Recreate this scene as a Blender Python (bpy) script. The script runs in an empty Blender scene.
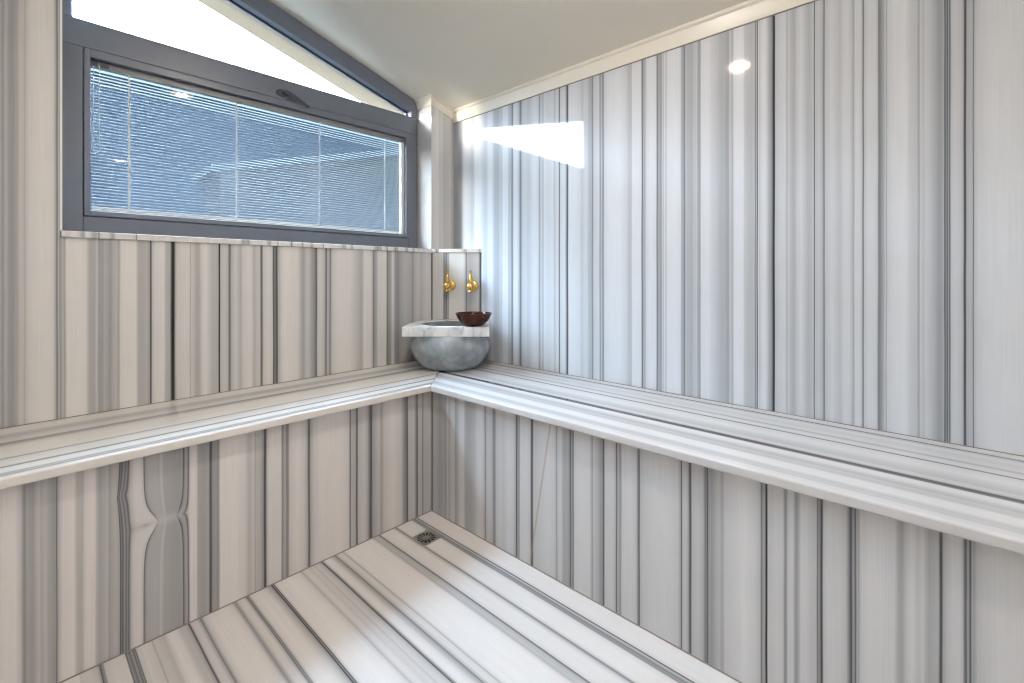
import bpy, bmesh, math, random
from math import sin, cos, radians, pi, exp, atan2, sqrt
from mathutils import Vector, Matrix

scene = bpy.context.scene
COL = scene.collection
random.seed(7)

# ------------------------------------------------------------------ camera calibration
F_PX, YAW, HZ, EYE = 465.0, radians(42.7), 274.5, 1.05


def ratio(px):
    """X / Y of the vertical plane through the eye seen in image column px"""
    a = (px - 512.0) / F_PX
    return (cos(YAW) + a * sin(YAW)) / (sin(YAW) - a * cos(YAW))


def ray(px, py):
    a = (px - 512.0) / F_PX
    return Vector((cos(YAW) + a * sin(YAW), sin(YAW) - a * cos(YAW), (HZ - py) / F_PX))


# ------------------------------------------------------------------ main dimensions (metres)
YA = 2.16            # face of the wall under the window
XB = 1.825           # face of the right wall
YW = 2.29            # room side face of the window frame
XR = 1.655           # right reveal of the window
XL = 0.118           # left edge of the window opening
ZB, TB = 0.568, 0.027   # bench top, slab thickness
RA, RB = 1.665, 1.278   # bench riser faces
NA, NB = 1.630, 1.245   # bench noses
XMIN, YMIN = -1.5, -2.6
ZS0, ZS1 = 1.175, 1.197  # sill ledge


def zc(x):
    return 2.027 + 0.296 * (1.825 - x)


# ------------------------------------------------------------------ mesh helpers
class MB:
    def __init__(self):
        self.v, self.f = [], []

    def add(self, verts, faces):
        n = len(self.v)
        self.v += [tuple(p) for p in verts]
        self.f += [tuple(i + n for i in q) for q in faces]
        return self

    def box(self, x0, x1, y0, y1, z0, z1):
        return self.add([(x0, y0, z0), (x1, y0, z0), (x1, y1, z0), (x0, y1, z0),
                         (x0, y0, z1), (x1, y0, z1), (x1, y1, z1), (x0, y1, z1)],
                        [(0, 3, 2, 1), (4, 5, 6, 7), (0, 1, 5, 4), (1, 2, 6, 5), (2, 3, 7, 6), (3, 0, 4, 7)])

    def prism(self, pa, pb):
        """closed solid between two equal rings of points"""
        n = len(pa)
        return self.add(list(pa) + list(pb),
                        [tuple(reversed(range(n))), tuple(range(n, 2 * n))] +
                        [(i, (i + 1) % n, n + (i + 1) % n, n + i) for i in range(n)])

    def loft(self, rings, cap0=True, cap1=True, closed=False):
        n = len(rings[0])
        vs = [p for r in rings for p in r]
        fs = []
        m = len(rings)
        for k in range(m if closed else m - 1):
            a, b = k * n, ((k + 1) % m) * n
            fs += [(a + i, a + (i + 1) % n, b + (i + 1) % n, b + i) for i in range(n)]
        if not closed and cap0:
            fs.append(tuple(reversed(range(n))))
        if not closed and cap1:
            fs.append(tuple(range((m - 1) * n, m * n)))
        return self.add(vs, fs)

    def lathe(self, prof, c=(0, 0, 0), axis='Z', n=64, cap0=True, cap1=True):
        rings = []
        for r, h in prof:
            ring = []
            for i in range(n):
                t = 2 * pi * i / n
                a, b = r * cos(t), r * sin(t)
                p = (a, b, h) if axis == 'Z' else ((a, -h, b) if axis == '-Y' else (h, a, b))
                ring.append((p[0] + c[0], p[1] + c[1], p[2] + c[2]))
            rings.append(ring)
        return self.loft(rings, cap0, cap1)

    def tube(self, pts, r, n=10):
        pts = [Vector(p) for p in pts]
        rr = r if isinstance(r, (list, tuple)) else [r] * len(pts)
        rings = []
        up = Vector((0, 0, 1))
        for i, p in enumerate(pts):
            d = (pts[min(i + 1, len(pts) - 1)] - pts[max(i - 1, 0)]).normalized()
            u = up if abs(d.dot(up)) < 0.95 else Vector((1, 0, 0))
            s = d.cross(u).normalized()
            w = s.cross(d).normalized()
            rings.append([tuple(p + rr[i] * (cos(2 * pi * k / n) * s + sin(2 * pi * k / n) * w)) for k in range(n)])
        return self.loft(rings)

    def build(self, name, mat, parent=None, smooth=False, bevel=0.0, seg=3, angle=35):
        me = bpy.data.meshes.new(name)
        me.from_pydata(self.v, [], self.f)
        bm = bmesh.new()
        bm.from_mesh(me)
        bmesh.ops.recalc_face_normals(bm, faces=bm.faces[:])
        bm.to_mesh(me)
        bm.free()
        me.materials.append(mat)
        o = bpy.data.objects.new(name, me)
        COL.objects.link(o)
        if parent is not None:
            o.parent = parent
        if bevel:
            b = o.modifiers.new('bevel', 'BEVEL')
            b.width, b.segments, b.limit_method, b.angle_limit = bevel, seg, 'ANGLE', radians(angle)
            smooth = True
        if smooth:
            for p in me.polygons:
                p.use_smooth = True
            me.set_sharp_from_angle(angle=radians(40))
            if bevel:
                w = o.modifiers.new('wn', 'WEIGHTED_NORMAL')
                w.keep_sharp = True
        return o


def empty(name, loc=(0, 0, 0), rz=0.0):
    o = bpy.data.objects.new(name, None)
    COL.objects.link(o)
    o.location = loc
    o.rotation_euler = (0, 0, rz)
    o.empty_display_size = 0.1
    return o


def tag(o, label, cat, group=None):
    o['label'], o['category'] = label, cat
    if group:
        o['group'] = group
    return o


def struct(o, label=None):
    o['kind'] = 'structure'
    if label:
        o['label'] = label
    return o


# ------------------------------------------------------------------ material helpers
class NT:
    def __init__(self, name):
        self.m = bpy.data.materials.new(name)
        self.m.use_nodes = True
        self.t = self.m.node_tree
        self.t.nodes.clear()
        self.out = self.t.nodes.new('ShaderNodeOutputMaterial')

    def n(self, kind, **kw):
        x = self.t.nodes.new(kind)
        for k, v in kw.items():
            if k.startswith('i_'):
                x.inputs[k[2:].replace('_', ' ')].default_value = v
            else:
                setattr(x, k, v)
        return x

    def l(self, a, b):
        self.t.links.new(a, b)

    def math(self, op, a, b=None, c=None, clamp=False):
        x = self.t.nodes.new('ShaderNodeMath')
        x.operation = op
        x.use_clamp = clamp
        for i, q in enumerate((a, b, c)):
            if q is None:
                continue
            if isinstance(q, (int, float)):
                x.inputs[i].default_value = q
            else:
                self.l(q, x.inputs[i])
        return x.outputs[0]

    def bsdf(self, **kw):
        b = self.t.nodes.new('ShaderNodeBsdfPrincipled')
        for k, v in kw.items():
            b.inputs[k].default_value = v
        self.l(b.outputs[0], self.out.inputs[0])
        return b


def plain(name, rgb, rough=0.5, metal=0.0, var=0.06, scale=12.0, bump=0.0, **kw):
    """one colour with a slight procedural mottling"""
    t = NT(name)
    b = t.bsdf(Roughness=rough, Metallic=metal, **kw)
    tc = t.n('ShaderNodeTexCoord')
    nz = t.n('ShaderNodeTexNoise', i_Scale=scale, i_Detail=3.0)
    t.l(tc.outputs['Object'], nz.inputs['Vector'])
    r = t.n('ShaderNodeValToRGB')
    r.color_ramp.elements[0].position, r.color_ramp.elements[1].position = 0.3, 0.7
    r.color_ramp.elements[0].color = tuple(c * (1 - var) for c in rgb) + (1,)
    r.color_ramp.elements[1].color = tuple(min(1, c * (1 + var)) for c in rgb) + (1,)
    t.l(nz.outputs['Fac'], r.inputs[0])
    t.l(r.outputs[0], b.inputs['Base Color'])
    if bump:
        bp = t.n('ShaderNodeBump', i_Strength=bump, i_Distance=0.002)
        t.l(nz.outputs['Fac'], bp.inputs['Height'])
        t.l(bp.outputs[0], b.inputs['Normal'])
    return t.m


ALB = 0.80


def vein_rgb(v, tint=(1, 1, 1)):
    q = max(0.0, min(1.0, v / 103.0))
    L = ALB * q ** 2.25
    k = max(0.0, min(1.0, (100 - v) / 55.0))
    return (L * (1 - 0.06 * k) * tint[0], L * (0.992 - 0.01 * k) * tint[1], L * (0.982 + 0.07 * k) * tint[2], 1.0)


def parse(s):
    out = []
    for tok in s.replace('\n', ' ').split(';'):
        tok = tok.strip()
        if tok:
            a, b = tok.split(':')
            out.append((float(a), float(b)))
    return out


def rand_stripes(a, b, seed, scale=1.0):
    """vein profile for stretches the photograph does not show"""
    r = random.Random(seed)
    p, out = a, []
    while p < b:
        k = r.random()
        if k < 0.45:
            w = r.uniform(.03, .09) * scale
            out += [(p, 96), (p + w * .3, 100), (p + w * .8, 97)]
        elif k < 0.75:
            w = r.uniform(.008, .03) * scale
            out += [(p, 84), (p + w * .5, 77), (p + w * .9, 85)]
        else:
            w = r.uniform(.004, .009) * scale
            out += [(p, 88), (p + w * .3, 46), (p + w * .6, 60), (p + w * .95, 88)]
        p += w
    return [q for q in out if q[0] < b]


def marble(name, stops, axis, along, rough=0.09, wobble=0.0010, pinch=None, grain=0.085, spec=0.5, tint=(1, 1, 1), rust=None):
    """polished banded marble: a measured vein profile (position in metres, lightness) across `axis`,
    running in direction `along`; both are unit vectors in object space"""
    stops = sorted(stops)
    cl = []
    for p, v in stops:
        v = v - max(0, 66 - v) * .45
        if cl and p - cl[-1][0] < 2e-4:
            p = cl[-1][0] + 2e-4
        cl.append((p, v))
    stops = cl
    t = NT(name)
    tc = t.n('ShaderNodeTexCoord')

    def dot(vec):
        d = t.n('ShaderNodeVectorMath', operation='DOT_PRODUCT')
        t.l(tc.outputs['Object'], d.inputs[0])
        d.inputs[1].default_value = vec
        return d.outputs['Value']
    u, w = dot(axis), dot(along)
    # slow wander of the veins
    cv = t.n('ShaderNodeCombineXYZ')
    t.l(t.math('MULTIPLY', u, 9.0), cv.inputs[0])
    t.l(t.math('MULTIPLY', w, 2.2), cv.inputs[1])
    nz = t.n('ShaderNodeTexNoise', i_Scale=1.0, i_Detail=2.0)
    t.l(cv.outputs[0], nz.inputs['Vector'])
    uu = t.math('MULTIPLY_ADD', t.math('SUBTRACT', nz.outputs['Fac'], 0.5), wobble * 4, u)
    light_patch = None
    if pinch:
        def gauss(x, c, s):
            d = t.math('DIVIDE', t.math('SUBTRACT', x, c), s)
            return t.math('EXPONENT', t.math('MULTIPLY', t.math('MULTIPLY', d, d), -1.0))
        for (uc, us, wc, ws, amp) in pinch['bends']:
            dw = t.math('DIVIDE', t.math('ABSOLUTE', t.math('SUBTRACT', w, wc)), ws)
            g = t.math('MULTIPLY', gauss(u, uc, us), t.math('EXPONENT', t.math('MULTIPLY', dw, -1.0)))
            uu = t.math('MULTIPLY_ADD', g, -amp, uu)
        uc, us, wc, ws = pinch['patch']
        light_patch = t.math('MULTIPLY', gauss(u, uc, us), gauss(w, wc, ws))
    # chained colour ramps, 31 stops each
    CH = 31
    col = None
    for k in range(0, max(1, len(stops) - 1), CH - 1):
        seg = stops[k:k + CH]
        if len(seg) < 2:
            break
        a, b = seg[0][0], seg[-1][0]
        mr = t.n('ShaderNodeMapRange')
        mr.inputs['From Min'].default_value, mr.inputs['From Max'].default_value = a, b
        t.l(uu, mr.inputs['Value'])
        rp = t.n('ShaderNodeValToRGB')
        els = rp.color_ramp.elements
        for i, (p, v) in enumerate(seg):
            q = (p - a) / (b - a)
            if i == 0:
                e = els[0]
                e.position = 0.0
            elif i == len(seg) - 1:
                e = els[len(els) - 1]
                e.position = 1.0
            else:
                e = els.new(q)
            e.color = vein_rgb(v, tint)
        t.l(mr.outputs[0], rp.inputs[0])
        if col is None:
            col = rp.outputs[0]
        else:
            mx = t.n('ShaderNodeMix', data_type='RGBA')
            t.l(t.math('GREATER_THAN', uu, a), mx.inputs['Factor'])
            t.l(col, mx.inputs['A'])
            t.l(rp.outputs[0], mx.inputs['B'])
            col = mx.outputs['Result']
    if light_patch is not None:
        mx = t.n('ShaderNodeMix', data_type='RGBA')
        t.l(t.math('MULTIPLY', light_patch, 0.75), mx.inputs['Factor'])
        t.l(col, mx.inputs['A'])
        mx.inputs['B'].default_value = vein_rgb(88)
        col = mx.outputs['Result']
    if rust:
        (ua, wa), (ub, wb), width = rust
        sl = (ub - ua) / (wb - wa)
        dd = t.math('DIVIDE', t.math('ABSOLUTE', t.math('SUBTRACT', uu, t.math('MULTIPLY_ADD', w, sl, ua - wa * sl))), width)
        m1 = t.math('SUBTRACT', 1.0, dd, clamp=True)
        m2 = t.math('MULTIPLY', t.math('GREATER_THAN', w, min(wa, wb)), t.math('LESS_THAN', w, max(wa, wb)))
        mx = t.n('ShaderNodeMix', data_type='RGBA')
        t.l(t.math('MULTIPLY', t.math('MULTIPLY', m1, m2), 0.6), mx.inputs['Factor'])
        t.l(col, mx.inputs['A'])
        mx.inputs['B'].default_value = (.42, .30, .20, 1)
        col = mx.outputs['Result']
    # fine striation along the veins and a soft cloudiness
    cv2 = t.n('ShaderNodeCombineXYZ')
    t.l(t.math('MULTIPLY', uu, 420.0), cv2.inputs[0])
    t.l(t.math('MULTIPLY', w, 3.0), cv2.inputs[1])
    n2 = t.n('ShaderNodeTexNoise', i_Scale=1.0, i_Detail=2.0)
    t.l(cv2.outputs[0], n2.inputs['Vector'])
    cv3 = t.n('ShaderNodeCombineXYZ')
    t.l(t.math('MULTIPLY', uu, 30.0), cv3.inputs[0])
    t.l(t.math('MULTIPLY', w, 9.0), cv3.inputs[1])
    n3 = t.n('ShaderNodeTexNoise', i_Scale=1.0, i_Detail=4.0)
    t.l(cv3.outputs[0], n3.inputs['Vector'])
    g = t.math('ADD', t.math('MULTIPLY_ADD', t.math('SUBTRACT', n2.outputs['Fac'], 0.5), grain * 2.2, 1.0),
               t.math('MULTIPLY', t.math('SUBTRACT', n3.outputs['Fac'], 0.5), grain))
    mul = t.n('ShaderNodeVectorMath', operation='SCALE')
    t.l(col, mul.inputs[0])
    t.l(g, mul.inputs['Scale'])
    b = t.bsdf(Roughness=rough)
    b.inputs['Specular IOR Level'].default_value = spec
    t.l(mul.outputs[0], b.inputs['Base Color'])
    return t.m


# ------------------------------------------------------------------ vein profiles read off the stone, plus a painted shadow on the right wall
P_A_UP = parse("""0:80;1:80;2.5:70;4:78;6:84;9:74;13:72;16:78;18:80;19.5:90;22:90;23.5:89;24.5:82;26:91;30:97;40:100;50:100;53:98;
55:88;56:72;57:60;58.2:74;58.6:96;59.0:84;59.5:72;61:74;62:80;63:86;64:76;65:78;66:96;68:100;80:101;86:99;88:88;90:80;95:80;96.5:90;97.5:88;
98.5:74;103:75;104.5:82;107:79;110.5:72;113:82;117:86;118:78;119.5:82;120.5:97;125:100;136:100;137.5:84;140:80;146:82;147.5:87;148:70;
149.5:84;150.3:45;151.3:50;152.3:88;155:96;164:99;165.5:84;170:80;170.8:55;172:36;174:36;175:70;176:84;177:92;182:95;188:96;189.5:94;
190.3:78;191.3:93;194:88;196:80;199:80;202:95;206:99;209:92;213:84;216:84;218.3:78;219:34;219.8:36;220.6:88;225:91;228:86;229:58;230.2:58;
231.5:84;236:94;239:86;241:82;243:93;249:97;252:95;254:82;257:90;260:90;261:55;262:55;263.5:92;268:97;272.5:94;273.2:45;274.5:60;275.5:58;
276.5:52;277.2:40;278.2:84;279.5:84;281:94;285:100;297:97;299:92;301:82;303:76;304.5:78;306:88;309:88;311:78;314:68;315.5:60;316.7:50;
317.5:90;320:94;324:88;325.5:65;326.4:52;327.3:84;329:80;330.3:55;331:80;332.5:92;338:98;350:98;356:90;361:80;363:86;364:99;371:97;
372.8:80;373.4:55;374.2:70;376.5:78;378:95;386:98;387.2:55;388:68;390.5:74;391.5:86;392.5:96;394:90;395:72;398:66;401:78;405:84;411:80;
413:68;414:82;418:90;421.5:84;424:90;428:94;431:90;431.6:40""")
P_A_LOW = parse("""0:98;4:100;16:100;17:95;20:92;22:80;24.5:66;27:78;33:74;36:82;39:88;41:80;46:86;48:80;53:74;56:72;56.8:50;57.6:78;60:90;
63:98;74:100;76:90;78:84;83:84;84.5:96;88:100;93:100;95:98;97:84;100:78;104:82;108:86;109:74;112:80;116:84;119.5:80;120.3:46;121.5:62;123:52;
124.5:72;126:56;127.5:68;129:52;130:74;131.5:88;134:96;140:98;143:92;143.8:48;144.8:70;147:80;155:82;159:80;160.5:88;162:86;164:78;172:76;
180:74;182.6:76;183.6:46;184.4:64;186:76;187.5:74;188.6:48;189.6:86;191:99;196.5:99;198:78;204:75;208.5:78;209.5:60;211:38;212.2:68;215:74;
218.5:68;219.4:84;220.5:100;236:101;245:96;248:88;249:84;254:92;255.3:76;256:86;260:84;262:76;263.5:68;264.7:42;265.8:50;267.5:90;270:97;281:96;
282.3:62;283.5:72;285:80;287:62;288.5:68;289.5:92;298:99;304:94;307:84;308.5:58;309.3:42;310.3:78;314:92;320:98;340:99;348:95;349.6:80;
350.3:42;351.2:84;355.5:80;357:43;358.5:86;364:90;367:84;369:66;371.3:43;372.2:70;373.5:76;378:86;380:84;381.5:74;384:90;393:98;401:92;
404:70;406.5:62;407.3:36;408.3:86;414:88;416:66;417.2:50;418.5:86;421.5:84;422.8:64;424:84;430:86;432.3:58""")
P_B_UP = parse("""455:76;457:70;460:66;462:74;463:92;465:97;469:94;472:86;474:90;475:100;480:100;481.5:96;484:90;487:90;488:98;492:99;493.5:88;
495:82;498.5:80;500:88;501.5:85;503:97;507.5:97;508.5:84;511:82;512:60;512.8:65;513.5:95;517:95;518.5:86;519.8:70;520.8:55;522:86;525:90;
528:86;530:88;533:94;537:94;539:84;539.8:62;540.8:92;543:78;544.3:94;548:91;553:93;555:80;556:92;558.5:90;559.4:44;560.4:92;565:94;567:52;
567.8:48;568.7:96;575:95;580:92;582:84;584:90;587:90;589:80;591.5:78;592.5:60;593.8:88;599:90;600.2:62;601.2:86;603.3:60;604.3:92;610:96;
620:97;626:92;629:84;631.5:84;632.3:97;641:96;642.2:45;643:78;645:76;646:92;650:97;656:95;657.3:56;658.5:76;661.5:70;662.3:90;663.3:80;
664.5:96;666:84;667.5:97;675:98;680.5:96;681.3:78;683.5:74;684.6:58;685.4:84;689:80;692:78;694:86;695.5:84;696.5:88;698:76;700.3:72;701:96;
708:98;712:92;716:88;720:82;722:80;725:80;726:76;728.5:74;730:88;731.5:84;732.3:76;734:97;738:99;743:98;744.5:88;748:84;752:82;754.5:84;
755.3:58;756.3:84;757.4:42;758.3:97;759.5:86;761:94;765:97;767:90;769:78;770.5:74;772.5:58;773.5:38;774.6:42;775.4:86;780:92;785:94;787:80;
788.2:92;790:86;794:80;797:90;801:95;804:90;808:82;812:84;813.4:90;814.5:42;815.2:88;820:88;822.5:82;824.4:56;825.3:88;828:90;832:94;836:90;
840:86;844:94;849:94;852:86;853.5:76;855:94;860:94;862:86;862.8:56;863.5:62;864.3:90;869:95;875:94;877.3:90;878.5:60;881:66;884:80;885.5:90;
886.4:72;887.3:92;894:97;905:99;907:97;910:92;917:88;919:74;920.5:92;921.5:92;923:86;926:92;930:88;935:80;939:72;942:74;944:80;944.5:50;
945.5:58;946.6:66;947.4:42;948.2:78;949.5:52;950.5:70;951.5:90;956:92;961:88;963:82;964.5:46;965.8:48;966.8:80;971:84;972.8:80;973.4:42;
974.2:86;978:93;990:97;1005:98;1024:97""")  # first dark stops paint the pilaster's shadow beside the corner, not veins
P_B_LOW = parse("""432.3:55;433.5:84;437:84;438.5:78;441:78;444:82;446:74;447:88;448.2:92;448.8:75;450:88;453:92;454.3:90;455.5:76;458:86;460:96;
464:97;464.8:84;467:80;471:82;475:88;477:96;481:98;484:92;485.4:62;486.2:90;489:92;492:88;493.5:68;495:70;496.5:92;501:95;503:92;508:98;
513:96;515.7:84;516.4:46;517.5:74;519.5:76;520.2:97;526:98;530:94;531.5:52;532.7:55;533.5:90;540:95;548:98;554:96;556:88;556.8:68;557.6:94;
561:96;563:82;568:80;569.5:70;570.5:52;571.5:78;573.3:60;574.3:97;580:100;590:98;592.4:74;593.4:92;597:88;600:76;602.5:70;603.6:45;605:94;
611:96;614.5:92;615.8:80;616.6:46;617.6:86;619.5:76;621:74;622:96;630:98;636:94;638:68;639.2:48;640.4:90;645:94;655:98;670:98;678:94;680.6:78;
681.6:45;682.6:92;687:90;689:70;690:47;691:56;692:88;698:92;703:86;705.5:60;706.4:72;707.3:42;708.5:76;712:74;716:84;719:88;722.5:80;725:94;
733:97;744:102;754:98;760:90;761.7:56;763:78;765:74;766:28;767:42;768:92;775:96;783:94;785:66;786.5:72;788:94;793:96;795.5:74;796.5:72;
799.5:86;801:96;806:96;812:90;816.5:88;817.5:52;818.5:72;820:64;821.5:46;822.6:56;823.5:90;828:96;840:95;846:90;848:74;850:58;851.3:45;
852.5:68;854:72;855.8:50;856.6:82;859:78;860.5:94;868:98;880:98;894:96;897:86;899:80;902.5:78;904:84;907:92;912:97;918:90;921:92;923:94;
925.5:86;929:80;934:82;938:84;940:58;941:38;942:56;943.5:80;947:88;953:94;960:94;963:88;964.5:60;966.5:52;968:80;968.7:70;970:58;970.9:46;
972:80;974:74;978:88;984:92;1000:97;1024:97""")
P_TAP = parse("""432:48;433.5:92;440:94;442.5:96;443.3:84;443.8:56;445:72;446.5:58;447.3:80;448.5:72;449.5:99;463:99;465:90;466.5:58;467.2:84;
470:80;474:84;478:88;480.4:48""")
P_PIL = parse("431.5:88;433:92;438:96;440:88;441.5:93;444:86;448:90;450:94;452:86;455:80;457:70;458.5:80;459.5:72;463:72")
P_FLOOR = parse("""57:98;70:99;79.5:99;81.5:90;92:92;100:86;103:70;103.8:46;105.5:62;107.5:66;109:90;120:95;133:95;134.2:46;136:64;139:54;141:68;143:52;145:64;
146:42;147.2:88;155:94;166:90;168:76;169.5:90;176:88;183:84;187:92;191:98;200:97;204:90;208:86;214:84;217.5:72;219.4:42;221.5:82;223.5:91;230:92;
234:80;236.5:60;239:80;242:92;250:98;275:99;284:94;288:78;290.5:66;293:80;297:93;304:94;308.5:80;310.4:52;311.6:72;313:56;314.8:84;318:95;328:98;
340:95;347:84;352:70;354:38;355.8:68;357.2:42;359:88;363:97;385:100;402:97;408:91;411.6:80;414:91;420:94;426.5:88;432:91;437.6:84;440:90;446:86;
451:78;453.4:38;454.6:66;456:66;458:91;462:97;468:97;473:92;477:82;481:74;483.5:60;486:82;491:93;498:92;501:76;503:93;508:98;540:100;565:99;570:96;573:86;
574.5:80;580:84;586:80;588.5:70;590.5:50;592.3:91;600:97;622:98;628:90;632:74;634:52;636.2:90;642:98;668:99;677.5:94;680:72;681.5:62;684:72;686:58;689:70;
690.5:82;692.3:78;694.6:40;696.3:92;705:98;737:99""")


def floor_x(px, py=683):
    d = ray(px, py)
    return d.x * (-EYE / d.z)


def toA(ps, y):
    return [(y * ratio(p), v) for p, v in ps]


def toB(ps, x):
    return [(x / ratio(p), v) for p, v in ps]


X, Y, Z = (1, 0, 0), (0, 1, 0), (0, 0, 1)
sA = toA(P_A_UP, YA)
sA = rand_stripes(XMIN, sA[0][0], 1) + sA + [(1.68, 90), (1.9, 95)]
sL = toA(P_A_LOW, RA)
sL = rand_stripes(XMIN, sL[0][0], 2) + sL
sB = toB(P_B_UP, XB)
sB = rand_stripes(YMIN, min(p for p, v in sB), 3) + sB
sR = toB(P_B_LOW, RB)
sR = rand_stripes(YMIN, min(p for p, v in sR), 4) + sR
sF = [(floor_x(p), v) for p, v in P_FLOOR]
sF = rand_stripes(XMIN, sF[0][0], 5) + sF + [(1.30, 97), (1.9, 97)]
# diagonal tap panel
PD0, PD1 = Vector((1.657, 2.16, 0)), Vector((1.825, 1.92, 0))
TD = (PD1 - PD0).normalized()
ND = Vector((-TD.y, TD.x, 0))
if ND.x > 0:
    ND = -ND        # towards the room


def hit_diag(px, py):
    d = ray(px, py)
    o = Vector((0, 0, EYE))
    return o + d * (((PD0 - o).dot(ND)) / d.dot(ND))


sT = [((hit_diag(p, 300) - PD0).dot(TD) + PD0.dot(TD), v) for p, v in P_TAP]
# bench tops: read across the slab at one image column
def top_pos(px, py, k):
    d = ray(px, py)
    return (d * ((ZB - EYE) / d.z))[k]


sTA = [(top_pos(0, 400 + q / 6.83, 1), v) for q, v in parse("""195:84;200:95;210:97;235:95;243:84;258:78;272:86;285:93;296:90;301:62;308:74;
315:74;320:90;340:99;395:99;402:92;407:64;411:88;418:94;440:97;455:95;460:66;465:62;470:92;480:98;498:97;504:78;508:66;512:82;517:70;522:68;527:94;
535:98;548:98""")]
sTA += [(NA + .004, 97), (NA - .02, 95)]
sTB = [(top_pos(1024, 430 + q / 5.25, 0), v) for q, v in parse("""138:84;142:93;150:92;161:88;165:50;169:82;174:84;180:93;200:88;212:91;225:92;230:78;
234:80;240:91;255:94;259:84;263:48;267:90;275:93;300:96;315:90;330:85;345:83;355:91;366:86;374:46;382:50;388:58;392:94;400:98;412:96;425:86;
437:80;447:87;456:84;466:86;475:97;505:98;517:90;527:84;537:88;545:85;555:94;570:95;590:95""")]
sTB += [(NB - .02, 94)]

M = {}
M['wallA'] = marble('marble_window_wall', sA, X, Z, tint=(1.01, 1.0, .99))
zp = (ray(150, 524) * (RA / ray(150, 524).y)).z + EYE
ux = lambda p: RA * ratio(p)
M['riserA'] = marble('marble_bench_front_left', sL, X, Z, tint=(1.01, .985, .98), pinch=dict(
    bends=[(ux(152), .030, zp, .034, .044), (ux(178), .022, zp, .034, -.018), (ux(122), .016, zp + .10, .05, -.010)],
    patch=(ux(164), .045, zp, .013)))
M['wallB'] = marble('marble_right_wall', sB, Y, Z, rough=0.05, tint=(.93, .98, 1.04))
rq = []
for p_ in ((550.7, 422), (530.2, 562)):
    d_ = ray(*p_)
    rq.append((RB * d_.y / d_.x, EYE + RB * d_.z / d_.x))
M['riserB'] = marble('marble_bench_front_right', sR, Y, Z, tint=(.96, .98, 1.01), rust=(rq[0], rq[1], .006))
M['floor'] = marble('marble_floor', sF, X, Y, rough=0.13, wobble=0.0014, tint=(1.0, .975, .965))
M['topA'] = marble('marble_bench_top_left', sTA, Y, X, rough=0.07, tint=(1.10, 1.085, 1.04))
M['topB'] = marble('marble_bench_top_right', sTB, X, Y, rough=0.05, tint=(.98, .99, 1.01))
M['tap'] = marble('marble_tap_panel', sT, tuple(TD), Z)
M['pil'] = marble('marble_pilaster', rand_stripes(2.0, 2.16, 11, .4) and toA(P_PIL, YA) + [(1.60, 96)], X, Z)
M['ledge'] = marble('marble_ledge', rand_stripes(.2, 2.7, 12, .55), (1, 0.25, 0), Y, rough=0.12)
M['back'] = marble('marble_far_walls', rand_stripes(-5, 5, 13, 1.3), (0.8, 0.6, 0), Z)
M['joint'] = plain('brown_grey_joint', (.27, .235, .21), .7)
M['paint'] = plain('cream_ceiling_paint', (.88, .845, .745), .55, var=.012, scale=3)
M['cornice'] = plain('cream_wood_cornice', (.80, .77, .68), .32, var=.02, scale=6)
M['frame'] = plain('anthracite_window_frame', (.15, .17, .215), .34, var=.03, scale=20)
M['gasket'] = plain('black_rubber_gasket', (.015, .015, .016), .6)
M['handle'] = plain('dark_window_handle', (.06, .075, .10), .3, var=.05)
M['slat'] = plain('blue_grey_blind_slat', (.17, .20, .245), .5, var=.01, **{'Specular IOR Level': 0.2})
M['rail'] = plain('grey_blind_headrail', (.30, .30, .31), .4, var=.03)
M['white'] = plain('white_blind_plastic', (.86, .86, .85), .4, var=.01)
M['steel'] = plain('brushed_drain_steel', (.52, .50, .48), .34, metal=1.0, var=.1, scale=90)
M['pit'] = plain('dark_drain_pit', (.012, .011, .011), .7)
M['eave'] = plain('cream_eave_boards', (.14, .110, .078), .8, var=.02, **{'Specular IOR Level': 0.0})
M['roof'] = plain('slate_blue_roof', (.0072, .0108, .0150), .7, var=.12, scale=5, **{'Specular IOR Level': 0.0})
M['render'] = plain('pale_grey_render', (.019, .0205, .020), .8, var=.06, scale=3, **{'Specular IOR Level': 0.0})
M['pale_band'] = plain('pale_roof_and_sky_cover', (.03, .036, .04), .6, var=.04, **{'Specular IOR Level': 0.0})
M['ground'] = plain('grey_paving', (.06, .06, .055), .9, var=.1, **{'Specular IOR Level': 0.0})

# brass
t = NT('polished_brass')
b = t.bsdf(Metallic=1.0, Roughness=.16)
nz = t.n('ShaderNodeTexNoise', i_Scale=60.0, i_Detail=2.0)
r = t.n('ShaderNodeValToRGB')
r.color_ramp.elements[0].color, r.color_ramp.elements[1].color = (.78, .50, .15, 1), (.93, .66, .26, 1)
t.l(nz.outputs['Fac'], r.inputs[0])
t.l(r.outputs[0], b.inputs['Base Color'])
M['brass'] = t.m

# dark copper bowl with hammer marks
t = NT('brown_copper')
b = t.bsdf(Metallic=.55, Roughness=.2)
tc = t.n('ShaderNodeTexCoord')
nz = t.n('ShaderNodeTexNoise', i_Scale=28.0, i_Detail=4.0)
t.l(tc.outputs['Object'], nz.inputs['Vector'])
r = t.n('ShaderNodeValToRGB')
r.color_ramp.elements[0].position, r.color_ramp.elements[1].position = .3, .72
r.color_ramp.elements[0].color, r.color_ramp.elements[1].color = (.040, .015, .011, 1), (.120, .042, .028, 1)
t.l(nz.outputs['Fac'], r.inputs[0])
t.l(r.outputs[0], b.inputs['Base Color'])
vo = t.n('ShaderNodeTexVoronoi', i_Scale=70.0)
t.l(tc.outputs['Object'], vo.inputs['Vector'])
bp = t.n('ShaderNodeBump', i_Strength=.18, i_Distance=.002)
t.l(vo.outputs['Distance'], bp.inputs['Height'])
t.l(bp.outputs[0], b.inputs['Normal'])
M['copper'] = t.m


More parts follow.
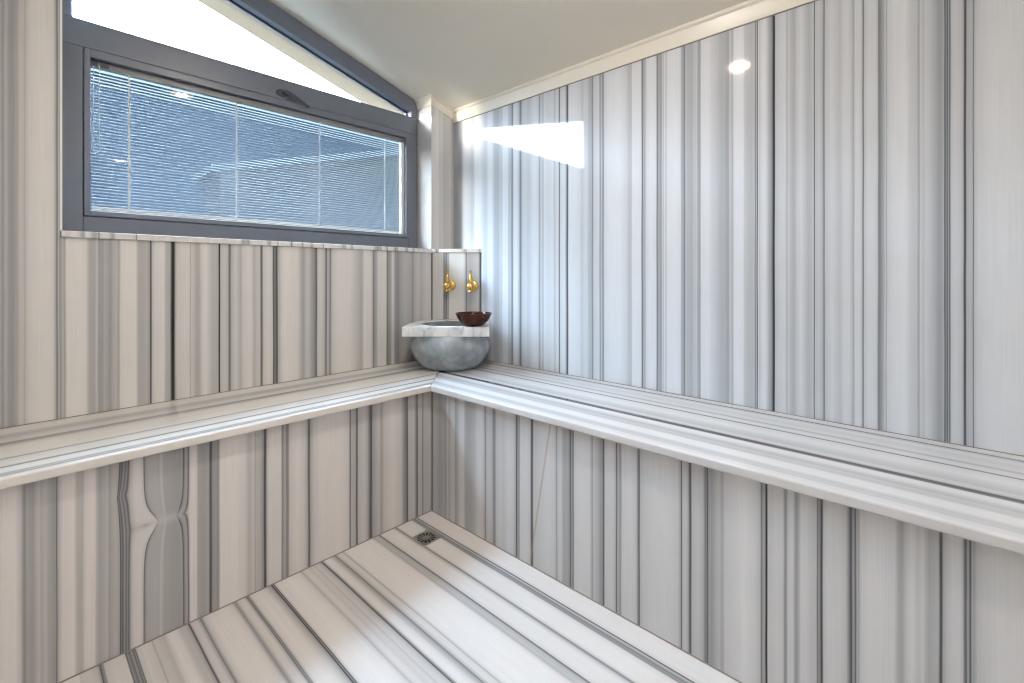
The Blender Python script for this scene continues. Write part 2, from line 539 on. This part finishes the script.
# blue-grey clouded marble of the basin
def cloud_marble(name, stops, rough, scale=9.0, stretch=(1, 1, 1), rot=0.0, detail=6.0, dist=1.2):
    t = NT(name)
    b = t.bsdf(Roughness=rough)
    tc = t.n('ShaderNodeTexCoord')
    mp = t.n('ShaderNodeMapping')
    mp.inputs['Scale'].default_value = stretch
    mp.inputs['Rotation'].default_value = (0, 0, rot)
    t.l(tc.outputs['Object'], mp.inputs['Vector'])
    nz = t.n('ShaderNodeTexNoise', i_Scale=scale, i_Detail=detail, i_Distortion=dist)
    t.l(mp.outputs[0], nz.inputs['Vector'])
    r = t.n('ShaderNodeValToRGB')
    els = r.color_ramp.elements
    for i, (p, c) in enumerate(stops):
        e = els[i] if i < 2 else els.new(p)
        e.position, e.color = p, tuple(c) + (1,)
    t.l(nz.outputs['Fac'], r.inputs[0])
    t.l(r.outputs[0], b.inputs['Base Color'])
    return t.m


M['bowl'] = cloud_marble('blue_grey_marble', [(.30, (.235, .275, .31)), (.74, (.50, .53, .555)), (.52, (.32, .362, .40))], .25, 17.0, detail=8.0, dist=.35)
M['rim'] = cloud_marble('pale_veined_marble', [(.33, (.44, .48, .53)), (.56, (.82, .83, .85)), (.43, (.68, .71, .75))], .22, 5.0, (2.6, 1.2, 1.0), .5)


# thin window glass
def thin_glass(name, tint):
    t = NT(name)
    fr = t.n('ShaderNodeFresnel')
    ge = t.n('ShaderNodeNewGeometry')
    t.l(t.math('MULTIPLY_ADD', ge.outputs['Backfacing'], 1 / 1.33 - 1.33, 1.33), fr.inputs['IOR'])
    tr = t.n('ShaderNodeBsdfTransparent')
    tr.inputs[0].default_value = tint + (1,)
    gl = t.n('ShaderNodeBsdfGlossy')
    gl.inputs['Roughness'].default_value = 0.0
    mx = t.n('ShaderNodeMixShader')
    t.l(fr.outputs[0], mx.inputs[0])
    t.l(tr.outputs[0], mx.inputs[1])
    t.l(gl.outputs[0], mx.inputs[2])
    t.l(mx.outputs[0], t.out.inputs[0])
    return t.m


M['glass'] = thin_glass('window_glass', (.97, .985, .99))
M['tinted'] = thin_glass('blue_solar_glass', (.075, .09, .085))


def emitter(name, rgb, strength):
    t = NT(name)
    e = t.n('ShaderNodeEmission')
    e.inputs[0].default_value = rgb + (1,)
    e.inputs[1].default_value = strength
    t.l(e.outputs[0], t.out.inputs[0])
    return t.m


M['glow'] = emitter('frosted_lamp_cover', (1.0, .62, .40), 9.0)
M['lamp'] = emitter('warm_lamp_diffuser', (1.0, .91, .835), 1250.0)

# ------------------------------------------------------------------ room shell
def xz_prism(pts, y0, y1):
    return MB().prism([(x, y0, z) for x, z in pts], [(x, y1, z) for x, z in pts])


def xy_prism(pts, z0, z1):
    return MB().prism([(x, y, z0) for x, y in pts], [(x, y, z1) for x, y in pts])


struct(MB().box(XMIN - .1, XB + .15, YMIN - .1, YA + .2, -.12, 0).build('floor', M['floor']),
       'striped white and grey marble floor')
wl = xz_prism([(XMIN, 0), (XR, 0), (XR, ZS0), (XL, ZS0), (XL, zc(XL)), (XMIN, zc(XMIN))], YA, YW + .08).build('wall_front', M['wallA'])
struct(wl, 'striped marble wall under and left of the window')
struct(MB().box(XB, XB + .12, YMIN, YW + .08, 0, 2.06).build('wall_right', M['wallB']), 'tall wall of vertical striped marble on the right')
struct(MB().box(XMIN - .12, XMIN, YMIN, YW + .08, 0, zc(XMIN)).build('wall_left', M['back']))
struct(xz_prism([(XMIN, 0), (XB + .12, 0), (XB + .12, zc(XB + .12)), (XMIN, zc(XMIN))], YMIN - .12, YMIN).build('wall_back', M['back']))
struct(xy_prism([(PD0.x, PD0.y), (PD1.x, PD1.y), (XB, YA + .13), (PD0.x, YA + .13)], 0, ZS0).build('wall_corner', M['tap']),
       'narrow diagonal marble panel carrying the brass taps')
struct(xy_prism([(XR, YA), (XB, YA), (XB, YW + .08), (XR, YW + .08)], ZS1, zc(XR)).build('wall_pilaster', M['pil']),
       'narrow marble pilaster between window and right wall')
x0, x1 = XMIN - .12, XB + .14
struct(xz_prism([(x0, zc(x0)), (x1, zc(x1)), (x1, zc(x1) + .14), (x0, zc(x0) + .14)], YMIN - .12, YW + .08).build('ceiling', M['paint']),
       'sloping cream painted ceiling')
# ledge / sill
struct(xy_prism([(XL + .002, YA - .010), (1.652, YA - .010), (XB - .001, 1.912), (XB - .001, YW + .075), (XL + .002, YW + .075)], ZS0, ZS1)
       .build('window_sill', M['ledge'], bevel=.002, seg=2), 'thin pale marble ledge under the window and above the taps')

# cornices
PROF = [(0, .064), (.006, .064), (.007, .059), (.016, .022), (.016, .015), (.021, .0135), (.024, .010), (.025, .004), (.022, -.002), (0, -.002)]


def cornice_ring(fn):
    return [fn(o, d) for o, d in PROF]


mb = MB()
mb.loft([cornice_ring(lambda o, d, y=y: (XB - o, y, zc(XB - min(o, .024)) - d if d < .03 else zc(XB) - d)) for y in (YMIN, YA)])
struct(mb.build('trim_1', M['cornice'], smooth=True), 'cream cornice along the top of the right wall')
mb = MB()
s = .8
mb.loft([[(XB - .0, YA - o * s, zc(XB) - d * s) for o, d in PROF],
         [(XR - o * s, YA - o * s, zc(XR - o * s) - d * s) for o, d in PROF],
         [(XR - o * s, YW, zc(XR - o * s) - d * s) for o, d in PROF]])
struct(mb.build('trim_2', M['cornice'], smooth=True), 'cream cornice around the pilaster head')

# white bead on the left edge of the opening, grey joints of floor and benches
struct(MB().box(XL - .001, XL + .005, YA - .001, YW, ZS1, zc(XL) - .002).build('trim_3', M['white']), 'thin white bead along the left edge of the window opening')
def joint(name, pts, z0, z1, w):
    mb = MB()
    for (xa, ya, xb, yb) in pts:
        mb.box(min(xa, xb) - (w if xa == xb else 0), max(xa, xb), min(ya, yb) - (w if ya == yb else 0), max(ya, yb), z0, z1)
    return struct(mb.build(name, M['joint']))
joint('trim_4', [(XMIN, RA, RB, RA), (RB, YMIN, RB, RA)], 0, .0025, .003)
joint('trim_5', [(XMIN, YA, PD0.x, YA), (XB, YMIN, XB, PD1.y)], ZB, ZB + .002, .0025)
joint('trim_6', [(XB, YMIN, XB, YA)], 1.960, 1.963, .0015)

# ------------------------------------------------------------------ benches
def bench(label, top_pts, top_mat, riser, riser_mat):
    root = empty('marble_bench', (0, 0, 0))
    xy_prism(top_pts, ZB - TB, ZB).build('seat_slab', top_mat, root, bevel=.005, seg=3)
    MB().box(*riser, 0, ZB - TB).build('front_panel', riser_mat, root)
    return tag(root, label, 'bench', 'built-in marble benches')


tm = .4606
MIT = (NB + tm, NA + tm)
bench('striped marble bench built along the wall under the window',
      [(XMIN, NA), (NB, NA), MIT, (PD0.x, YA), (XMIN, YA)], M['topA'], (XMIN, RB, RA, RA + .03), M['riserA'])
bench('striped marble bench built along the tall right wall',
      [(NB, NA), (NB, YMIN), (XB, YMIN), (XB, PD1.y), MIT], M['topB'], (RB, RB + .03, YMIN, RA + .03), M['riserB'])

# ------------------------------------------------------------------ window
win = struct(empty('window_1', (0, 0, 0)), 'wide anthracite framed window with a sloping top light')
FY0, FY1 = YW, YW + .075
zin = lambda x: 2.27 - .2815 * (x - .699)
GX0, GX1, GZ0 = .155, 1.609, 1.977           # top light opening
SX0, SX1, SZ0, SZ1 = .185, 1.590, 1.263, 1.877   # sash
mb = MB()
mb.add(*[[], []])
mb.box(.100, SX0, FY0, FY1, ZS1, SZ1)
mb.box(SX1, XR - .002, FY0, FY1, ZS1, SZ1)
mb.box(SX0, SX1, FY0, FY1, ZS1, SZ0)
mb.box(.100, XR - .002, FY0, FY1, SZ1, GZ0)
mb.prism([(x, FY0, z) for x, z in ((.100, GZ0), (GX0, GZ0), (GX0, zin(GX0)), (.100, zc(.1)))],
         [(x, FY1, z) for x, z in ((.100, GZ0), (GX0, GZ0), (GX0, zin(GX0)), (.100, zc(.1)))])
q = [(GX1, GZ0), (XR - .002, GZ0), (XR - .002, zc(XR) - .045), (XR - .012, zc(XR) - .018), (XR - .035, zc(XR - .035) - .002), (GX1, zin(GX1))]
mb.prism([(x, FY0, z) for x, z in q], [(x, FY1, z) for x, z in q])
q = [(GX0, zin(GX0)), (GX1, zin(GX1)), (XR - .035, zc(XR - .035) - .002), (.1, zc(.1) - .002)]
mb.prism([(x, FY0, z) for x, z in q], [(x, FY1, z) for x, z in q])
mb.build('window_frame', M['frame'], win, bevel=.003, seg=2)
# gasket of the top light: thin black strip at the glass
gy0, gy1 = FY0 + .040, FY0 + .050
mb = MB()
ring_o = [(GX0, GZ0), (GX1, GZ0), (GX1, zin(GX1)), (GX0, zin(GX0))]
g = .006
ring_i = [(GX0 + g, GZ0 + g), (GX1 - g, GZ0 + g), (GX1 - g, zin(GX1 - g) - g), (GX0 + g, zin(GX0 + g) - g)]
for i in range(4):
    j = (i + 1) % 4
    q = [ring_o[i], ring_o[j], ring_i[j], ring_i[i]]
    mb.prism([(x, gy0, z) for x, z in q], [(x, gy1, z) for x, z in q])
mb.build('gasket', M['gasket'], win)
q = [(GX0, GZ0), (GX1, GZ0), (GX1, zin(GX1)), (GX0, zin(GX0))]
MB().prism([(x, gy1, z) for x, z in q], [(x, gy1 + .005, z) for x, z in q]).build('window_pane', M['glass'], win)
# opening sash
bw, bt = .020, .032
sy0, sy1 = YW - .006, YW + .070
mb = MB()
mb.box(SX0 + .002, SX0 + bw, sy0, sy1, SZ0 + .002, SZ1 - .002)
mb.box(SX1 - bw, SX1 - .002, sy0, sy1, SZ0 + .002, SZ1 - .002)
mb.box(SX0 + bw, SX1 - bw, sy0, sy1, SZ0 + .002, SZ0 + bw)
mb.box(SX0 + bw, SX1 - bw, sy0, sy1, SZ1 - bt, SZ1 - .002)
sash = mb.build('sash', M['frame'], win, bevel=.002, seg=2)
PX0, PX1, PZ0, PZ1 = SX0 + bw, SX1 - bw, SZ0 + bw, SZ1 - bt
MB().box(PX0, PX1, YW + .006, YW + .010, PZ0, PZ1).build('window_pane', M['glass'], sash)
MB().box(PX0, PX1, YW + .050, YW + .054, PZ0, PZ1).build('window_pane', M['glass'], sash)


def onW(px, py, y=YW):
    d = ray(px, py)
    return d * (y / d.y) + Vector((0, 0, EYE))


# handle: oval rose and a lever
c = onW(283, 93.5)
mb = MB()
ring = lambda sx, sz, y: [(c.x + sx * cos(2 * pi * k / 28), y, c.z + sz * sin(2 * pi * k / 28)) for k in range(28)]
mb.loft([ring(.033, .017, YW), ring(.033, .017, YW - .006), ring(.028, .013, YW - .010), ring(.011, .010, YW - .011), ring(.010, .009, YW - .028)])
e = onW(309, 107, YW - .034)
mb.tube([(c.x, YW - .024, c.z), (c.x + .012, YW - .034, c.z - .002), ((c.x + e.x) / 2, YW - .036, (c.z + e.z) / 2 + .003), (e.x, YW - .034, e.z)],
        [.010, .010, .009, .007], 12)
mb.build('window_handle', M['handle'], win, smooth=True)

# blind between the panes
BY = YW + .030
k = BY / YW
bl = empty('venetian_blind', ((PX0 + PX1) / 2, BY, 0))


def loc(mb):
    ox, oy = (PX0 + PX1) / 2, BY
    mb.v = [(x - ox, y - oy, z) for x, y, z in mb.v]
    return mb


BX0, BX1 = PX0 + .003, 1.548
BZ1, BZ0, PITCH = 1.820, 1.297, .0118
TILT = radians(54)
mb = MB()
z = BZ0 + .012
while z < BZ1 - .004:
    hw = .00625
    ringA = []
    for yy, dz in ((-1, 0), (-.5, .0009), (0, .0012), (.5, .0009), (1, 0)):
        ringA.append((yy * hw * cos(TILT), yy * hw * sin(TILT) + dz))
    ringA += [(a, d - .0003) for a, d in reversed(ringA)]
    mb.prism([(BX0, BY + a, z + d) for a, d in ringA], [(BX1, BY + a, z + d) for a, d in ringA])
    z += PITCH
loc(mb).build('slats', M['slat'], bl)
loc(MB().box(PX0 + .001, PX1 - .001, BY - .011, BY + .011, BZ1, PZ1 - .001)).build('headrail', M['rail'], bl, bevel=.001, seg=2)
loc(MB().box(BX0, BX1, BY - .008, BY + .008, BZ0 - .004, BZ0 + .006)).build('bottom_rail', M['white'], bl, bevel=.002, seg=2)
loc(MB().box(PX0 + .001, PX1 - .001, BY - .012, BY + .012, PZ0, PZ0 + .006)).build('spacer_bar', M['white'], bl)
loc(MB().box(BX1 + .003, PX1 - .001, BY - .012, BY + .012, PZ0 + .006, BZ1)).build('side_guide', M['white'], bl)
for px in (129, 236, 319, 384):
    xx = onW(px, 150, BY).x
    loc(MB().box(xx - .003, xx + .003, BY - .0090, BY - .0082, BZ0, BZ1 + .008)).build('ladder_tape', M['white'], bl)
xa, xb = onW(93.2, 100, BY).x, onW(99.0, 100, BY).x
zb = onW(96, 154, BY).z
cyl = [(xa, BY - .0105, BZ1 + .012), (xa, BY - .0105, zb + .01), ((xa * 3 + xb) / 4, BY - .0105, zb + .002), ((xa + 3 * xb) / 4, BY - .0105, zb + .002),
       (xb, BY - .0105, zb + .01), (xb, BY - .0105, BZ1 + .010)]
loc(MB().tube(cyl, .0012, 8)).build('pull_cord', M['white'], bl, smooth=True)
loc(MB().box(onW(91, 60, BY).x, onW(97.5, 60, BY).x, BY - .0125, BY - .011, BZ1 + .002, PZ1 - .003)
    .box(onW(99.5, 60, BY).x, onW(108.5, 60, BY).x, BY - .0125, BY - .011, BZ1 + .004, PZ1 - .006)).build('cord_lock', M['handle'], bl)
tag(bl, 'fine-slatted blue-grey blind with white tapes inside the lower window', 'blind')

# ------------------------------------------------------------------ corner basin
BAX, BAY = 1.576, 1.890
bas = empty('wash_basin', (BAX, BAY, ZB), radians(-47.3))
RZ0, RZ1 = .750 - ZB, .797 - ZB
HR, HC = .150, (0.0, -.012)


def rim_r(th):
    """distance from the hole centre to the rim outline in direction th (flat front, rounded back)"""
    dx, dy = cos(th), sin(th)
    lo, hi = .05, .5
    def inside(r):
        x, y = HC[0] + r * dx, HC[1] + r * dy
        if abs(x) > .211 or y < -.200:
            return False
        if y > -.03:
            return (abs(x) / .206) ** 2.3 + ((y + .03) / .235) ** 2.3 <= 1
        return True
    for _ in range(40):
        m = (lo + hi) / 2
        lo, hi = (m, hi) if inside(m) else (lo, m)
    return lo


angs = [2 * pi * i / 120 for i in range(120)]
for xx, yy in ((-.211, -.2), (.211, -.2), (-.211, -.03), (.211, -.03)):
    angs.append(atan2(yy - HC[1], xx - HC[0]) % (2 * pi))
angs = sorted(set(round(a, 5) for a in angs))
out = [(HC[0] + rim_r(a) * cos(a), HC[1] + rim_r(a) * sin(a)) for a in angs]
inn = [(HC[0] + HR * cos(a), HC[1] + HR * sin(a)) for a in angs]
rings = [[(x, y, RZ0) for x, y in inn], [(x, y, RZ0) for x, y in out], [(x, y, RZ1) for x, y in out], [(x, y, RZ1) for x, y in inn]]
MB().loft(rings, closed=True).build('rim', M['rim'], bas, bevel=.005, seg=3, angle=50)
prof = [(.085, .0), (.118, .001), (.138, .008), (.157, .022), (.176, .045), (.192, .072), (.203, .098), (.207, .116), (.206, .134),
        (.200, .152), (.192, .168), (.187, RZ0 + .001)]
inner = [(.1498, RZ0 + .001), (.1498, RZ1 - .005), (.1455, RZ1 - .005), (.1465, RZ0 - .004), (.158, .15), (.156, .11), (.140, .07), (.105, .042), (.05, .032), (.012, .031)]
mb = MB().lathe(prof + inner, (HC[0], HC[1], 0), n=80)
mb.build('bowl', M['bowl'], bas, smooth=True)
tag(bas, 'grey marble wash basin with a flat-fronted pale rim on the bench corner', 'basin')

# brown bowl on the rim
r_, d_ = -.190, 2.300
bx, by = r_ * .678 + d_ * .735, -r_ * .735 + d_ * .678
prof = [(.030, 0), (.042, .001), (.055, .008), (.070, .022), (.081, .040), (.087, .055), (.0905, .0595), (.0905, .0625), (.087, .0630),
        (.084, .056), (.078, .041), (.066, .023), (.050, .010), (.020, .006)]
o = MB().lathe(prof, (0, 0, 0), n=64).build('hammam_bowl', M['copper'], smooth=True)
o.location = (bx, by, .7975)
tag(o, 'small dark brown metal bowl resting on the basin rim', 'bowl')

# ------------------------------------------------------------------ brass taps on the diagonal panel
def tap(pxc, pyc, label):
    p = hit_diag(pxc, pyc)
    root = empty('brass_tap', tuple(p), atan2(ND.y, ND.x) + pi / 2)   # local -Y points into the room
    MB().lathe([(.034, 0), (.034, .003), (.030, .008), (.018, .012), (.012, .013)], axis='-Y', n=40).build('rosette', M['brass'], root, smooth=True)
    mb = MB()
    mb.tube([(0, -.010, 0), (0, -.030, 0), (0, -.048, -.002)], [.013, .012, .013], 20)
    mb.lathe([(.003, -.026), (.013, -.023), (.022, -.014), (.0255, -.002), (.0245, .009), (.019, .018), (.012, .023), (.007, .026)], (0, -.058, -.004), n=32)
    mb.build('valve_body', M['brass'], root, smooth=True)
    mb = MB().lathe([(.010, .018), (.0125, .026), (.0135, .036), (.0115, .048), (.0085, .060), (.0065, .072), (.0055, .082), (.0075, .086), (.0065, .091), (.002, .094)],
                    (0, -.058, -.004), n=28)
    mb.build('handle', M['brass'], root, smooth=True)
    mb = MB().tube([(0, -.062, -.020), (0, -.070, -.028), (0, -.074, -.036)], [.011, .010, .009], 16)
    mb.build('spout', M['brass'], root, smooth=True)
    tag(root, label, 'tap', 'brass taps on the diagonal panel')


tap(450.3, 285.5, 'brass tap left of the other, above the open part of the basin')
tap(472.8, 286.0, 'brass tap nearer the right wall, above the brown bowl')

# ------------------------------------------------------------------ floor drain
dr = empty('floor_drain', (1.130, 1.507, 0.0), radians(2))
hs, N = .043, 48
sq = []
for i in range(N):
    a = 2 * pi * i / N
    m = max(abs(cos(a)), abs(sin(a)))
    sq.append((hs / m * cos(a), hs / m * sin(a)))
ci = [(.036 * cos(2 * pi * i / N), .036 * sin(2 * pi * i / N)) for i in range(N)]
MB().loft([[(x, y, .0003) for x, y in ci], [(x, y, .0003) for x, y in sq], [(x, y, .003) for x, y in sq], [(x, y, .003) for x, y in ci]], closed=True) \
    .build('drain_frame', M['steel'], dr, bevel=.0008, seg=2)
MB().lathe([(.0355, .0002), (.0355, .0009)], n=N).build('drain_pit', M['pit'], dr)
mb = MB()
mb.lathe([(.012, .001), (.012, .0029), (.009, .0034)], n=32)
for i in range(12):
    a = 2 * pi * i / 12
    ca, sa = cos(a), sin(a)
    q = [(.010, -.0016), (.0362, -.0030), (.0362, .0030), (.010, .0016)]
    q = [(x * ca - y * sa, x * sa + y * ca) for x, y in q]
    mb.prism([(x, y, .001) for x, y in q], [(x, y, .0028) for x, y in q])
mb.build('drain_grate', M['steel'], dr)
tag(dr, 'small square metal floor drain with radial slots near the bench corner', 'drain')

# ------------------------------------------------------------------ ceiling lamps (behind and above the frame; seen as reflections, but the last is added fill)
def lamp(x, y, label, drop=.0):
    z = zc(x)
    root = empty('ceiling_light', (x, y, z - drop))
    h = .075
    s = .070
    mb = MB()
    mb.box(-s, s, -s, s, -.045, .03 + drop)
    mb.build('lamp_housing', M['white'], root, bevel=.004, seg=2)
    MB().box(-s + .010, s - .010, -s + .010, s - .010, -.0475, -.045).build('lamp_diffuser', M['glow'], root)
    MB().box(-.029, .029, -.029, .029, -.052, -.0475).build('lamp_bulb', M['lamp'], root)
    tag(root, label, 'ceiling light', 'square ceiling lights')


lamp(.79, .86, 'square warm ceiling light nearest the window', .035)
lamp(.82, -1.92, 'square warm ceiling light at the far end of the room')
lamp(-.75, -.70, 'added unseen square fill light under the high side of the ceiling')  # unseen fill lamp, added to brighten the room

# ------------------------------------------------------------------ outside
struct(xz_prism([(x0 - 1, zc(x0 - 1)), (x1 + .2, zc(x1 + .2)), (x1 + .2, zc(x1 + .2) + .14), (x0 - 1, zc(x0 - 1) + .14)], YW + .08, 2.66)
       .build('roof_eave', M['eave']), 'cream soffit of the roof overhang outside the window')
struct(MB().box(-14, 22, 2.7, 30, -3.2, -3.0).build('ground', M['ground']))
hb = empty('neighbouring_house', (4, 9, -3))
MB().prism([(x, y, z) for x, y, z in ((-44, 0, 0), (-44, 8, 0), (-44, 8, 3.4), (-44, 0, 3.4))],
           [(x, y, z) for x, y, z in ((14, 0, 0), (14, 8, 0), (14, 8, 3.4), (14, 0, 3.4))]).build('wall', M['render'], hb)
zr0, zr1 = EYE + 3 + (1.745 - EYE) * 13 / 2.29, EYE + 3 + (1.85 - EYE) * 13.3 / 2.29
MB().prism([(-44.3, -.5, 3.3), (-44.3, 4, zr0), (-44.3, 8.5, 3.3)], [(14.3, -.5, 3.3), (14.3, 4, zr0), (14.3, 8.5, 3.3)]).build('roof', M['roof'], hb)
MB().box(-44.3, 14.3, 4.25, 4.4, zr0 - .3, zr1).build('sky_cover_band', M['pale_band'], hb)  # pale band added to hide the bright sky above the roof
tag(hb, 'house with a slate blue roof seen through the blind', 'house')

nb = empty('garden_house', (1.9, 7, -3))
g = [(0, 0), (7, 0), (7, 7.15), (6.5, 7.15), (0, 5.42)]
MB().prism([(x, 0, z) for x, z in g], [(x, .8, z) for x, z in g]).build('gable_wall', M['render'], nb)
g = [(-.12, 5.38), (6.5, 7.14), (7.1, 7.14), (7.1, 7.24), (6.48, 7.24), (-.12, 5.48)]
MB().prism([(x, -.08, z) for x, z in g], [(x, .9, z) for x, z in g]).build('roof', M['pale_band'], nb)
tag(nb, 'pale rendered gable wall seen through the right of the blind', 'house')

# ------------------------------------------------------------------ sky and sun
w = bpy.data.worlds.new('sky')
scene.world = w
w.use_nodes = True
nt = w.node_tree
nt.nodes.clear()
wo = nt.nodes.new('ShaderNodeOutputWorld')
bg = nt.nodes.new('ShaderNodeBackground')
tc = nt.nodes.new('ShaderNodeTexCoord')
sp = nt.nodes.new('ShaderNodeSeparateXYZ')
rp = nt.nodes.new('ShaderNodeValToRGB')
nt.links.new(tc.outputs['Generated'], sp.inputs[0])
nt.links.new(sp.outputs['Z'], rp.inputs[0])
els = rp.color_ramp.elements
els[0].position, els[0].color = 0.0, (.70, .85, 1.0, 1)
els[1].position, els[1].color = 0.8, (.60, .79, 1.0, 1)
nt.links.new(rp.outputs[0], bg.inputs[0])
SKY = 49.0
bg.inputs[1].default_value = SKY
nt.links.new(bg.outputs[0], wo.inputs[0])

sun = bpy.data.lights.new('sun', 'SUN')
sun.energy, sun.angle, sun.color = 6.5, radians(6.0), (1.0, .84, .64)
so = bpy.data.objects.new('sun', sun)
COL.objects.link(so)
so.location = (-8, 4, 3)
so.rotation_euler = Vector((1, -.25, -.19)).to_track_quat('-Z', 'Y').to_euler()

# ------------------------------------------------------------------ camera and view
cam = bpy.data.cameras.new('camera')
cam.sensor_width = 36.0
cam.lens = F_PX / 1024 * 36.0
cam.shift_y = -(341.5 - HZ) / 1024
cam.clip_start = .02
co = bpy.data.objects.new('camera', cam)
COL.objects.link(co)
co.location = (0, 0, EYE)
co.rotation_euler = (pi / 2, 0, YAW - pi / 2)
scene.camera = co

vs = scene.view_settings
vs.view_transform, vs.look, vs.gamma, vs.exposure = 'Standard', 'None', 1.0, 0.13
vs.use_curve_mapping = False
cy = scene.cycles
cy.pixel_filter_type = 'BLACKMAN_HARRIS'
cy.filter_width = 1.15
cy.use_denoising = True
cy.max_bounces = 14
cy.diffuse_bounces = 8
cy.glossy_bounces = 5
cy.transparent_max_bounces = 24
cy.caustics_reflective = False
cy.caustics_refractive = False
cy.sample_clamp_indirect = 8.0
